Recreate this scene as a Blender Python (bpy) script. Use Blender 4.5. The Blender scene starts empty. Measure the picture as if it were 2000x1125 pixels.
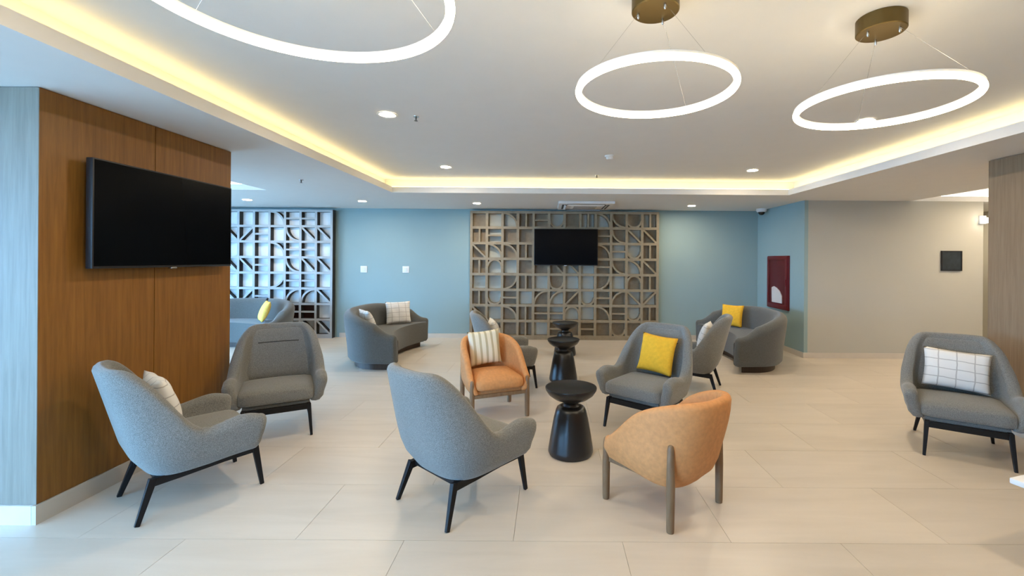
import bpy, bmesh, math, random
from mathutils import Vector, Matrix, Euler
R = math.radians
random.seed(4)
scene = bpy.context.scene
col = scene.collection

# ------------------------------------------------------------------ camera
F = 870.0; PX, PY = 1072.0, 507.0; CAM_H = 1.55; ROLL = 0.007
cam_d = bpy.data.cameras.new('camera'); cam = bpy.data.objects.new('camera', cam_d); col.objects.link(cam)
cam_d.sensor_width = 36.0; cam_d.lens = 36.0 * F / 2000.0
cam_d.shift_x = -(PX - 1000.0) / 2000.0
cam_d.shift_y = -(562.5 - PY) / 2000.0
cam_d.clip_start = 0.05
cam.location = (0, 0, CAM_H); cam.rotation_euler = (math.pi / 2, -ROLL, 0)
scene.camera = cam

# ------------------------------------------------------------------ world and exposure
world = bpy.data.worlds.new('world'); scene.world = world; world.use_nodes = True
bg = world.node_tree.nodes['Background']
bg.inputs[0].default_value = (0.27, 0.58, 1.0, 1.0); bg.inputs[1].default_value = 7.4
scene.view_settings.view_transform = 'Standard'; scene.view_settings.look = 'None'
scene.view_settings.gamma = 1.0; scene.view_settings.use_curve_mapping = False
scene.view_settings.exposure = 1.62
RING_E, COVE_E, DOWN_E = 10.5, 3.6, 165.0

# ------------------------------------------------------------------ measures of the room (metres, camera at x=0 y=0)
LOW, HIGH = 2.53, 2.75
BACK = 8.75
XL, XR, YF = -8.6, 8.4, -3.0

# ------------------------------------------------------------------ materials
def nd(nt, t, **kw):
    n = nt.nodes.new(t)
    for k, v in kw.items():
        setattr(n, k, v)
    return n

def base_mat(name, rough=0.6, metal=0.0, spec=0.5):
    m = bpy.data.materials.new(name); m.use_nodes = True
    b = m.node_tree.nodes['Principled BSDF']
    b.inputs['Roughness'].default_value = rough; b.inputs['Metallic'].default_value = metal
    b.inputs['Specular IOR Level'].default_value = spec
    return m, m.node_tree, b

def plain(name, c, rough=0.6, metal=0.0, spec=0.5, var=0.04, scale=6.0, bump=0.0, bscale=60.0):
    m, nt, b = base_mat(name, rough, metal, spec)
    tc = nd(nt, 'ShaderNodeTexCoord'); ns = nd(nt, 'ShaderNodeTexNoise'); ns.inputs['Scale'].default_value = scale
    ns.inputs['Detail'].default_value = 4
    nt.links.new(tc.outputs['Object'], ns.inputs['Vector'])
    r = nd(nt, 'ShaderNodeValToRGB')
    r.color_ramp.elements[0].position = 0.3; r.color_ramp.elements[1].position = 0.7
    r.color_ramp.elements[0].color = (*[max(0, x * (1 - var)) for x in c], 1)
    r.color_ramp.elements[1].color = (*[min(1, x * (1 + var)) for x in c], 1)
    nt.links.new(ns.outputs['Fac'], r.inputs['Fac']); nt.links.new(r.outputs['Color'], b.inputs['Base Color'])
    if bump:
        n2 = nd(nt, 'ShaderNodeTexNoise'); n2.inputs['Scale'].default_value = bscale
        nt.links.new(tc.outputs['Object'], n2.inputs['Vector'])
        bp = nd(nt, 'ShaderNodeBump'); bp.inputs['Strength'].default_value = bump; bp.inputs['Distance'].default_value = 0.004
        nt.links.new(n2.outputs['Fac'], bp.inputs['Height']); nt.links.new(bp.outputs['Normal'], b.inputs['Normal'])
    return m

def emit(name, c, s):
    m = bpy.data.materials.new(name); m.use_nodes = True; nt = m.node_tree
    nt.nodes.remove(nt.nodes['Principled BSDF'])
    e = nd(nt, 'ShaderNodeEmission'); e.inputs[0].default_value = (*c, 1); e.inputs[1].default_value = s
    nt.links.new(e.outputs[0], nt.nodes['Material Output'].inputs[0])
    return m

def wood(name, c1, c2, rough=0.45, stretch=(18, 18, 0.9), spec=0.4):
    m, nt, b = base_mat(name, rough, 0, spec)
    tc = nd(nt, 'ShaderNodeTexCoord'); mp = nd(nt, 'ShaderNodeMapping'); mp.inputs['Scale'].default_value = stretch
    ns = nd(nt, 'ShaderNodeTexNoise'); ns.inputs['Scale'].default_value = 2.2; ns.inputs['Detail'].default_value = 8; ns.inputs['Roughness'].default_value = 0.65
    ns.inputs['Distortion'].default_value = 0.3
    nt.links.new(tc.outputs['Object'], mp.inputs['Vector']); nt.links.new(mp.outputs['Vector'], ns.inputs['Vector'])
    r = nd(nt, 'ShaderNodeValToRGB'); r.color_ramp.elements[0].position = 0.3; r.color_ramp.elements[1].position = 0.7
    r.color_ramp.elements[0].color = (*c1, 1); r.color_ramp.elements[1].color = (*c2, 1)
    nt.links.new(ns.outputs['Fac'], r.inputs['Fac']); nt.links.new(r.outputs['Color'], b.inputs['Base Color'])
    return m

def fabric(name, c1, c2, scale=260.0, rough=0.95):
    m, nt, b = base_mat(name, rough, 0, 0.15)
    tc = nd(nt, 'ShaderNodeTexCoord')
    ns = nd(nt, 'ShaderNodeTexNoise'); ns.inputs['Scale'].default_value = scale; ns.inputs['Detail'].default_value = 3
    nt.links.new(tc.outputs['Object'], ns.inputs['Vector'])
    r = nd(nt, 'ShaderNodeValToRGB'); r.color_ramp.elements[0].position = 0.35; r.color_ramp.elements[1].position = 0.65
    r.color_ramp.elements[0].color = (*c1, 1); r.color_ramp.elements[1].color = (*c2, 1)
    nt.links.new(ns.outputs['Fac'], r.inputs['Fac']); nt.links.new(r.outputs['Color'], b.inputs['Base Color'])
    bp = nd(nt, 'ShaderNodeBump'); bp.inputs['Strength'].default_value = 0.35; bp.inputs['Distance'].default_value = 0.002
    nt.links.new(ns.outputs['Fac'], bp.inputs['Height']); nt.links.new(bp.outputs['Normal'], b.inputs['Normal'])
    b.inputs['Sheen Weight'].default_value = 0.25; b.inputs['Sheen Roughness'].default_value = 0.5
    return m

def lined(name, c, cl, mode):
    """cushion cloth: 'grid' thin grey crossing lines, 'stripe' woven stripes, on the cushion's own y z plane"""
    m, nt, b = base_mat(name, 0.9, 0, 0.2)
    tc = nd(nt, 'ShaderNodeTexCoord'); sx = nd(nt, 'ShaderNodeSeparateXYZ')
    nt.links.new(tc.outputs['Object'], sx.inputs[0])
    def band(sock, freq, width, ph=0.0):
        ns = nd(nt, 'ShaderNodeTexNoise'); ns.inputs['Scale'].default_value = 9
        nt.links.new(tc.outputs['Object'], ns.inputs['Vector'])
        a = nd(nt, 'ShaderNodeMath', operation='MULTIPLY_ADD'); a.inputs[1].default_value = 0.018 if mode == 'grid' else 0.004
        nt.links.new(ns.outputs['Fac'], a.inputs[0]); nt.links.new(sock, a.inputs[2])
        f = nd(nt, 'ShaderNodeMath', operation='MULTIPLY_ADD'); f.inputs[1].default_value = freq; f.inputs[2].default_value = 10 + ph
        nt.links.new(a.outputs[0], f.inputs[0])
        fr = nd(nt, 'ShaderNodeMath', operation='FRACT'); nt.links.new(f.outputs[0], fr.inputs[0])
        lt = nd(nt, 'ShaderNodeMath', operation='LESS_THAN'); lt.inputs[1].default_value = width
        nt.links.new(fr.outputs[0], lt.inputs[0]); return lt.outputs[0]
    if mode == 'grid':
        mx = nd(nt, 'ShaderNodeMath', operation='MAXIMUM')
        nt.links.new(band(sx.outputs[1], 8.5, 0.07), mx.inputs[0]); nt.links.new(band(sx.outputs[2], 13.0, 0.09), mx.inputs[1]); fac = mx.outputs[0]
    else:
        fac = band(sx.outputs[1], 16.0, 0.38)
    mix = nd(nt, 'ShaderNodeMix', data_type='RGBA')
    mix.inputs[6].default_value = (*c, 1); mix.inputs[7].default_value = (*cl, 1)
    nt.links.new(fac, mix.inputs[0]); nt.links.new(mix.outputs[2], b.inputs['Base Color'])
    return m

def tile_mat():
    m, nt, b = base_mat('porcelain_tile', 0.34, 0, 0.45)
    tc = nd(nt, 'ShaderNodeTexCoord'); oi = nd(nt, 'ShaderNodeObjectInfo')
    geo = nd(nt, 'ShaderNodeNewGeometry'); mp = nd(nt, 'ShaderNodeMapping'); mp.inputs['Scale'].default_value = (0.5, 4.0, 1)
    mp.inputs['Rotation'].default_value = (0, 0, 0.12)
    nt.links.new(geo.outputs['Position'], mp.inputs['Vector'])
    ns = nd(nt, 'ShaderNodeTexNoise'); ns.inputs['Scale'].default_value = 2.0; ns.inputs['Detail'].default_value = 8; ns.inputs['Roughness'].default_value = 0.6; ns.inputs['Distortion'].default_value = 0.6
    nt.links.new(mp.outputs['Vector'], ns.inputs['Vector'])
    r = nd(nt, 'ShaderNodeValToRGB'); r.color_ramp.elements[0].position = 0.25; r.color_ramp.elements[1].position = 0.75
    r.color_ramp.elements[0].color = (0.57, 0.495, 0.40, 1); r.color_ramp.elements[1].color = (0.65, 0.57, 0.47, 1)
    nt.links.new(ns.outputs['Fac'], r.inputs['Fac'])
    hs = nd(nt, 'ShaderNodeHueSaturation'); mr = nd(nt, 'ShaderNodeMapRange'); mr.inputs[3].default_value = 0.97; mr.inputs[4].default_value = 1.03
    nt.links.new(oi.outputs['Random'], mr.inputs[0]); nt.links.new(mr.outputs[0], hs.inputs['Value'])
    nt.links.new(r.outputs['Color'], hs.inputs['Color']); nt.links.new(hs.outputs['Color'], b.inputs['Base Color'])
    return m

def pane_mat(name, tint, gloss=0.08):
    m = bpy.data.materials.new(name); m.use_nodes = True; nt = m.node_tree
    nt.nodes.remove(nt.nodes['Principled BSDF'])
    t = nd(nt, 'ShaderNodeBsdfTransparent'); t.inputs[0].default_value = (*tint, 1)
    g = nd(nt, 'ShaderNodeBsdfGlossy'); g.inputs['Roughness'].default_value = 0.03
    mx = nd(nt, 'ShaderNodeMixShader'); mx.inputs[0].default_value = gloss
    nt.links.new(t.outputs[0], mx.inputs[1]); nt.links.new(g.outputs[0], mx.inputs[2])
    nt.links.new(mx.outputs[0], nt.nodes['Material Output'].inputs[0])
    return m

M = {
 'ceil': plain('ceiling_paint', (0.74, 0.73, 0.71), 0.85, var=0.01),
 'blue': plain('blue_wall_paint', (0.265, 0.365, 0.365), 0.75, var=0.03, scale=1.2),
 'beige': plain('beige_wall_paint', (0.44, 0.425, 0.365), 0.8, var=0.02, scale=1.2),
 'white': plain('white_paint', (0.75, 0.74, 0.72), 0.6, var=0.01),
 'tile': tile_mat(),
 'grout': plain('grout', (0.47, 0.41, 0.34), 0.9),
 'base': plain('skirting_tile', (0.56, 0.50, 0.42), 0.4, var=0.03),
 'basew': plain('pale_skirting', (0.66, 0.66, 0.64), 0.4, var=0.03),
 'walnut': wood('walnut_laminate', (0.175, 0.070, 0.012), (0.285, 0.124, 0.023)),
 'palegrey': wood('pale_grey_wood', (0.19, 0.165, 0.13), (0.265, 0.235, 0.19)),
 'oak': wood('oak_laminate', (0.215, 0.145, 0.085), (0.30, 0.21, 0.13)),
 'screenwood': wood('screen_wood', (0.225, 0.18, 0.115), (0.31, 0.25, 0.165), stretch=(6, 6, 6)),
 'screentile': wood('screen_tile_tan', (0.22, 0.17, 0.110), (0.32, 0.255, 0.17), stretch=(5, 5, 5)),
 'screenpale': plain('screen_tile_pale', (0.46, 0.48, 0.43), 0.5, var=0.08),
 'edge': plain('shaded_edge', (0.018, 0.016, 0.014), 0.6),  # near-black stands in for shade on the pale screen's slat sides
 'palescreen': plain('lit_screen_face', (0.37, 0.37, 0.36), 0.6, var=0.03),  # pale tone holds the light falling on the slat fronts
 'palebacking': plain('pale_backing', (0.84, 0.85, 0.84), 0.5, var=0.05),
 'maroon': plain('maroon_backing', (0.055, 0.018, 0.014), 0.5),
 'grey': fabric('grey_tweed', (0.115, 0.113, 0.103), (0.25, 0.246, 0.225)),
 'sofa': fabric('charcoal_weave', (0.075, 0.076, 0.070), (0.13, 0.131, 0.122), 200),
 'seam': plain('seam_dark', (0.03, 0.03, 0.028), 0.9),
 'black': plain('black_metal', (0.006, 0.006, 0.007), 0.45, spec=0.25),
 'leather': plain('tan_suede', (0.58, 0.262, 0.095), 0.7, var=0.10, scale=38.0, spec=0.35, bump=0.15, bscale=90),
 'leg': wood('walnut_leg', (0.15, 0.085, 0.042), (0.24, 0.145, 0.075), stretch=(14, 14, 2)),
 'plinth': wood('dark_plinth', (0.030, 0.016, 0.009), (0.055, 0.03, 0.017)),
 'yellow': plain('mustard_cloth', (0.80, 0.44, 0.035), 0.9, var=0.08, scale=30, bump=0.3, bscale=220, spec=0.2),
 'paleyellow': plain('pale_yellow_cloth', (0.85, 0.60, 0.14), 0.9, var=0.08, scale=30, spec=0.2),
 'whitecush': lined('white_gridded_cloth', (0.74, 0.72, 0.68), (0.46, 0.44, 0.41), 'grid'),
 'stripecush': lined('cream_striped_cloth', (0.78, 0.70, 0.52), (0.50, 0.42, 0.26), 'stripe'),
 'dots': plain('black_thread', (0.01, 0.01, 0.01), 0.9),
 'tblack': plain('black_lacquer', (0.010, 0.010, 0.011), 0.30, var=0.1),
 'tvframe': plain('tv_plastic', (0.010, 0.010, 0.012), 0.45),
 'tvscreen': plain('tv_glass', (0.002, 0.003, 0.005), 0.22, var=0.0, spec=0.05),
 'brass': plain('aged_brass', (0.15, 0.105, 0.04), 0.42, 0.9, var=0.06),
 'chrome': plain('chrome', (0.55, 0.55, 0.55), 0.25, 1.0),
 'red': plain('red_enamel', (0.12, 0.004, 0.008), 0.4),
 'hose': plain('white_canvas', (0.80, 0.79, 0.74), 0.8),
 'glass': pane_mat('cabinet_glass', (0.95, 0.93, 0.93), 0.03),
 'window': pane_mat('window_glass', (0.95, 0.97, 0.98), 0.05),
 'plaque': plain('slate_plaque', (0.022, 0.030, 0.036), 0.35, var=0.3, scale=14),
 'plaqueink': plain('plaque_ink', (0.10, 0.12, 0.13), 0.4),
 'domedark': plain('smoked_dome', (0.01, 0.012, 0.015), 0.15),
 'pave': plain('outside_paving', (0.35, 0.34, 0.32), 0.9),
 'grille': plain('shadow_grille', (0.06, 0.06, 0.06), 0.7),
 'ring': emit('ring_light', (1.0, 0.82, 0.55), RING_E),
 'cove': emit('cove_light', (1.0, 0.80, 0.38), COVE_E),
 'covecool': emit('cove_cool', (1.0, 0.92, 0.78), COVE_E),
 'down': emit('downlight_lens', (1.0, 0.83, 0.61), DOWN_E),
}

# ------------------------------------------------------------------ mesh helpers
def link(name, me, m=None, parent=None, mats=None):
    o = bpy.data.objects.new(name, me); col.objects.link(o)
    if mats:
        for x in mats: me.materials.append(M[x])
    elif m and not me.materials:
        me.materials.append(M[m])
    if parent: o.parent = parent
    return o

def finish(name, bm, smooth=False, angle=None):
    bmesh.ops.recalc_face_normals(bm, faces=bm.faces)
    me = bpy.data.meshes.new(name); bm.to_mesh(me); bm.free()
    if smooth:
        for p in me.polygons: p.use_smooth = True
        if angle:
            me.set_sharp_from_angle(angle=R(angle))
    return me

def box_bm(x0, x1, y0, y1, z0, z1, bev=0.0, seg=2, bm=None):
    own = bm is None
    b = bmesh.new()
    bmesh.ops.create_cube(b, size=1.0)
    bmesh.ops.scale(b, vec=(x1 - x0, y1 - y0, z1 - z0), verts=b.verts)
    bmesh.ops.translate(b, vec=((x0 + x1) / 2, (y0 + y1) / 2, (z0 + z1) / 2), verts=b.verts)
    if bev:
        bmesh.ops.bevel(b, geom=list(b.edges), offset=bev, segments=seg, profile=0.5, affect='EDGES')
    if own: return b
    me = bpy.data.meshes.new('t'); b.to_mesh(me); b.free(); bm.from_mesh(me); bpy.data.meshes.remove(me)
    return bm

def box(name, x0, x1, y0, y1, z0, z1, m, parent=None, bev=0.0, seg=2, smooth=None):
    bm = box_bm(x0, x1, y0, y1, z0, z1, bev, seg)
    return link(name, finish(name, bm, bev > 0 if smooth is None else smooth, 40), m, parent)

def lathe(profile, n=40, caps=True):
    bm = bmesh.new(); rings = []
    for r, z in profile:
        rings.append([bm.verts.new((r * math.cos(2 * math.pi * i / n), r * math.sin(2 * math.pi * i / n), z)) for i in range(n)])
    for a, b in zip(rings, rings[1:]):
        for i in range(n): bm.faces.new((a[i], a[(i + 1) % n], b[(i + 1) % n], b[i]))
    if caps:
        bm.faces.new(rings[0]); bm.faces.new(rings[-1])
    return bm

def bar_bm(p0, p1, w0, d0, w1=None, d1=None, side=Vector((0, 1, 0)), bev=0.003, bm=None):
    """tapered square bar from p0 to p1"""
    p0, p1 = Vector(p0), Vector(p1); w1 = w1 or w0; d1 = d1 or d0
    b = bm or bmesh.new()
    ax = (p1 - p0).normalized(); s = (side - side.dot(ax) * ax).normalized(); t = ax.cross(s)
    v = []
    for p, w, d in ((p0, w0, d0), (p1, w1, d1)):
        v.append([b.verts.new(p + s * w / 2 * i + t * d / 2 * j) for i, j in ((1, 1), (-1, 1), (-1, -1), (1, -1))])
    fs = [b.faces.new(v[0]), b.faces.new(v[1])]
    for i in range(4): fs.append(b.faces.new((v[0][i], v[0][(i + 1) % 4], v[1][(i + 1) % 4], v[1][i])))
    if bev and bm is None:
        bmesh.ops.bevel(b, geom=list(b.edges), offset=bev, segments=2, profile=0.5, affect='EDGES')
    return b

def tube_bm(pts, rad, n=12, closed=False, bm=None):
    b = bm or bmesh.new(); pts = [Vector(p) for p in pts]; N = len(pts); rings = []
    rads = rad if isinstance(rad, (list, tuple)) else [rad] * N
    up = None
    for i, p in enumerate(pts):
        a = pts[(i - 1) % N] if (closed or i > 0) else p
        c = pts[(i + 1) % N] if (closed or i < N - 1) else p
        t = (c - a).normalized()
        if up is None: up = Vector((0, 0, 1)) if abs(t.z) < 0.9 else Vector((1, 0, 0))
        s = t.cross(up).normalized(); u = s.cross(t).normalized()
        rings.append([b.verts.new(p + rads[i] * (math.cos(2 * math.pi * k / n) * s + math.sin(2 * math.pi * k / n) * u)) for k in range(n)])
    for i in range(N if closed else N - 1):
        A, B = rings[i], rings[(i + 1) % N]
        for k in range(n): b.faces.new((A[k], A[(k + 1) % n], B[(k + 1) % n], B[k]))
    if not closed:
        b.faces.new(rings[0]); b.faces.new(rings[-1])
    return b

def prism_bm(poly, z0, z1, bev=0.0, seg=3):
    b = bmesh.new()
    lo = [b.verts.new((x, y, z0)) for x, y in poly]; hi = [b.verts.new((x, y, z1)) for x, y in poly]
    f0 = b.faces.new(lo); f1 = b.faces.new(hi); n = len(poly)
    for i in range(n): b.faces.new((lo[i], lo[(i + 1) % n], hi[(i + 1) % n], hi[i]))
    if bev:
        es = [e for e in b.edges if abs(e.verts[0].co.z - e.verts[1].co.z) < 1e-6]
        bmesh.ops.bevel(b, geom=es, offset=bev, segments=seg, profile=0.5, affect='EDGES')
    return b

def tag(o, label, cat, group=None):
    o['label'] = label; o['category'] = cat
    if group: o['group'] = group
    return o

def thing(name, label, cat, loc=(0, 0, 0), rz=0.0, group=None):
    o = bpy.data.objects.new(name, None); col.objects.link(o); o.empty_display_size = 0.1
    o.location = loc; o.rotation_euler = (0, 0, rz)
    return tag(o, label, cat, group)

def struct(o):
    o['kind'] = 'structure'; return o

def dup(root, loc, rz, label, group=None):
    r = root.copy(); col.objects.link(r); r.location = loc; r.rotation_euler = (0, 0, rz); r['label'] = label
    if group: r['group'] = group
    for ch in list(root.children):
        c = ch.copy(); col.objects.link(c); c.parent = r
        for g in list(ch.children):
            d = g.copy(); col.objects.link(d); d.parent = c
    return r

# ------------------------------------------------------------------ floor
floor = struct(box('floor', XL, XR, YF, 9.6, -0.06, -0.010, 'grout'))
TW, TD, GAP = 1.2, 0.6, 0.002
tile_me = finish('tile', box_bm(-TW / 2 + GAP / 2, TW / 2 - GAP / 2, -TD / 2 + GAP / 2, TD / 2 - GAP / 2, -0.012, 0.0))
tile_me.materials.append(M['tile'])
for j in range(1, 19):
    y = -1.15 + j * TD - 0.3
    off = 0.0 if j % 2 else 0.6
    for i in range(-7, 8):
        x = -1.385 + 0.6 + off + i * TW
        if x - TW / 2 < XL or x + TW / 2 > XR or y > 9.3: continue
        link('tile', tile_me, None, floor).location = (x, y, 0)

# ------------------------------------------------------------------ ceiling with three lit trays
TR = [(-2.33, 3.55, -0.9, 6.61), (-7.6, -4.1, 0.8, 6.46), (5.79, 7.8, 3.0, 7.16)]
LIP = 0.085
xs = sorted({XL, XR, *[v for t in TR for v in t[:2]]}); ys = sorted({YF, 9.6, *[v for t in TR for v in t[2:]]})
bm = bmesh.new()
for xa, xb in zip(xs, xs[1:]):
    for ya, yb in zip(ys, ys[1:]):
        cx, cy = (xa + xb) / 2, (ya + yb) / 2
        if any(t[0] < cx < t[1] and t[2] < cy < t[3] for t in TR): continue
        for z in (LOW, LOW + LIP):
            bm.faces.new([bm.verts.new(p) for p in ((xa, ya, z), (xb, ya, z), (xb, yb, z), (xa, yb, z))])
for x0, x1, y0, y1 in TR:
    c = [(x0, y0), (x1, y0), (x1, y1), (x0, y1)]
    for a, b in zip(c, c[1:] + c[:1]):
        bm.faces.new([bm.verts.new(p) for p in ((*a, LOW), (*b, LOW), (*b, LOW + LIP), (*a, LOW + LIP))])
ceil_lo = struct(link('ceiling', finish('ceiling', bm), 'ceil'))
for k, (x0, x1, y0, y1) in enumerate(TR):
    e = 0.17
    bm = bmesh.new(); X0, X1, Y0, Y1 = x0 - e, x1 + e, y0 - e, y1 + e
    bm.faces.new([bm.verts.new(p) for p in ((X0, Y0, HIGH), (X1, Y0, HIGH), (X1, Y1, HIGH), (X0, Y1, HIGH))])
    c = [(X0, Y0), (X1, Y0), (X1, Y1), (X0, Y1)]
    for a, b in zip(c, c[1:] + c[:1]):
        bm.faces.new([bm.verts.new(p) for p in ((*a, LOW + LIP), (*b, LOW + LIP), (*b, HIGH), (*a, HIGH))])
    tr = link('raised_tray', finish('raised_tray', bm), 'ceil', ceil_lo)
    g0, g1, zt = 0.06, 0.085, LOW + LIP
    for seg in ((x0 - g1, x0 - g0, y0 - g1, y1 + g1), (x1 + g0, x1 + g1, y0 - g1, y1 + g1), (x0 - g0, x1 + g0, y1 + g0, y1 + g1), (x0 - g0, x1 + g0, y0 - g1, y0 - g0)):
        box('led_strip', *seg, zt + 0.002, zt + 0.014, 'cove' if k == 0 else 'covecool', ceil_lo)
# solid slab above everything
struct(box('ceiling_slab', XL, XR, YF, 9.6, 3.0, 3.12, 'ceil'))

# ------------------------------------------------------------------ walls
WX, WY = -1.7, -1.25          # unseen front glazing, brought closer to strengthen the blue daylight
struct(box('wall_back', XL, 4.10, BACK, BACK + 0.15, -0.01, LOW, 'blue'))
ALC = 7.25; BX1 = 6.97
w = struct(box('wall_alcove', 4.10, 4.16, ALC - 0.10, BACK, -0.01, LOW, 'blue'))
struct(box('wall_beige', 4.16, BX1, ALC - 0.10, ALC + 0.02, -0.01, LOW, 'beige'))
struct(box('wall_corridor', BX1, XR, 9.2, 9.3, -0.01, LOW, 'beige'))
struct(box('wall_corridor_side', BX1 - 0.1, BX1, ALC + 0.02, 9.2, -0.01, LOW, 'beige'))
struct(box('wall_right', XR, XR + 0.15, YF, 9.6, -0.01, 3.0, 'beige'))
struct(box('wall_front', WX, XR, YF - 0.15, YF, -0.01, 3.0, 'white'))
struct(box('wall_front_return', WX - 0.15, WX, YF - 0.15, WY, -0.01, 3.0, 'white'))
struct(box('wall_left_upper', XL - 0.15, XL, YF, 9.6, 2.56, 3.0, 'white'))
struct(box('wall_front_upper', XL, WX - 0.15, WY - 0.15, WY, 2.56, 3.0, 'white'))
struct(box('wall_left_rear', XL - 0.15, XL, 8.0, 9.6, -0.01, 2.56, 'blue'))
# skirtings
struct(box('baseboard_back', -4.1, -1.53, BACK - 0.014, BACK, 0.0, 0.085, 'base'))
struct(box('baseboard_back_right', 2.22, 4.10, BACK - 0.014, BACK, 0.0, 0.085, 'base'))
struct(box('baseboard_alcove', 4.086, 4.10, ALC - 0.1, BACK - 0.014, 0.0, 0.085, 'base'))
struct(box('baseboard_beige', 4.086, BX1, ALC - 0.114, ALC - 0.10, 0.0, 0.085, 'base'))

# left column: brown laminate on the side that looks into the lounge, paler grey wood on its front
CX, CY0, CY1 = -2.954, 2.575, 4.13
colL = struct(box('wall_left', CX - 1.3, CX - 0.02, CY0 + 0.02, CY1 - 0.02, 0.0, LOW, 'walnut'))
yj = 870 * 2.954 / (1072 - 302)
for ya, yb in ((CY0 + 0.004, yj - 0.003), (yj + 0.003, CY1)):
    box('wood_panel', CX - 0.022, CX, ya, yb, 0.112, LOW - 0.004, 'walnut', colL)
p = box('wood_panel', CX - 1.3, CX - 0.022, CY0, CY0 + 0.022, 0.112, LOW - 0.004, 'palegrey', colL); p['label'] = 'pale grey front panel'
box('corner_trim', CX - 0.022, CX - 0.0005, CY0, CY0 + 0.004, 0.112, LOW - 0.004, 'palegrey', colL)
box('wood_panel', CX - 1.3, CX - 0.022, CY1 - 0.022, CY1, 0.112, LOW - 0.004, 'walnut', colL)
struct(box('baseboard_left', CX - 0.014, CX + 0.012, CY0 - 0.012, CY1 + 0.012, 0.0, 0.110, 'base'))
struct(box('baseboard_left_front', CX - 1.3, CX - 0.016, CY0 - 0.012, CY0 + 0.018, 0.0, 0.110, 'basew'))
# right column
RX, RY0, RY1 = 4.22, 2.4, 4.28
colR = struct(box('wall_right_column', RX + 0.02, RX + 1.1, RY0 + 0.02, RY1 - 0.02, 0.0, LOW, 'oak'))
for ya, yb in ((RY0, 3.35), (3.356, RY1)):
    box('wood_panel', RX, RX + 0.022, ya, yb, 0.112, LOW - 0.004, 'oak', colR)
for ya in (RY0, RY1 - 0.022):
    box('wood_panel', RX + 0.022, RX + 1.1, ya, ya + 0.022, 0.112, LOW - 0.004, 'oak', colR)
struct(box('baseboard_right', RX - 0.012, RX + 0.014, RY0, RY1, 0.0, 0.110, 'base'))

# glazed facade, left and behind the camera
def glazing(name, along, fixed, a0, a1, n):
    root = bpy.data.objects.new(name, None); col.objects.link(root); struct(root)
    def b(nm, s0, s1, d0, d1, z0, z1, m):
        if along == 'y': box(nm, fixed + d0, fixed + d1, s0, s1, z0, z1, m, root)
        else: box(nm, s0, s1, fixed + d0, fixed + d1, z0, z1, m, root)
    b('window_frame', a0, a1, -0.08, 0, 0.0, 0.08, 'tvframe'); b('window_frame', a0, a1, -0.08, 0, 2.48, 2.56, 'tvframe')
    st = (a1 - a0) / n
    for i in range(n + 1):
        x = a0 + i * st; b('mullion', max(a0, x - 0.03), min(a1, x + 0.03), -0.08, 0, 0.08, 2.48, 'tvframe')
    for i in range(n):
        b('pane', a0 + i * st + 0.03, a0 + (i + 1) * st - 0.03, -0.045, -0.037, 0.08, 2.48, 'window')
glazing('window_1', 'y', XL, WY, 8.0, 6)
glazing('window_2', 'x', WY, XL, WX - 0.15, 5)
struct(box('ground', -60, 60, -60, 60, -0.3, -0.2, 'pave'))

# ------------------------------------------------------------------ grey lounge armchair
def interp(tab, x):
    if x <= tab[0][0]: return tab[0][1]
    for (a, fa), (b, fb) in zip(tab, tab[1:]):
        if x <= b:
            u = (x - a) / (b - a); u = u * u * (3 - 2 * u) if len(tab) > 4 else u
            return fa + (fb - fa) * u
    return tab[-1][1]

_EVEN = {}
def even_angle(n, u):
    """angle on a superellipse quarter at the share u of its length"""
    if n not in _EVEN:
        ph = [math.pi / 2 * i / 400 for i in range(401)]
        pt = [(max(0, math.cos(p)) ** (2 / n), math.sin(p) ** (2 / n)) for p in ph]
        cum = [0.0]
        for p, q in zip(pt, pt[1:]): cum.append(cum[-1] + math.hypot(p[0] - q[0], p[1] - q[1]))
        _EVEN[n] = (ph, [c / cum[-1] for c in cum])
    ph, cum = _EVEN[n]
    for i in range(1, 401):
        if cum[i] >= u:
            f = (u - cum[i - 1]) / max(1e-12, cum[i] - cum[i - 1]); return ph[i - 1] + f * (ph[i] - ph[i - 1])
    return math.pi / 2

def upath(s, xb, xc, w, xf, n):
    """U-shaped plan outline, s in [-1,1] from the right front over the back (0) to the left front"""
    arc_share = 0.60; even = isinstance(n, tuple)
    if even: n, arc_share = n
    a = abs(s); sg = 1 if s >= 0 else -1
    if a <= arc_share:
        phi = a / arc_share * math.pi / 2
        if even: phi = even_angle(n, a / arc_share)
        c, si = max(0.0, math.cos(phi)), math.sin(phi)
        return Vector((xc - (xc - xb) * c ** (2 / n), sg * w * si ** (2 / n), 0))
    u = (a - arc_share) / (1 - arc_share)
    return Vector((xc + (xf - xc) * u, sg * w, 0))

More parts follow.
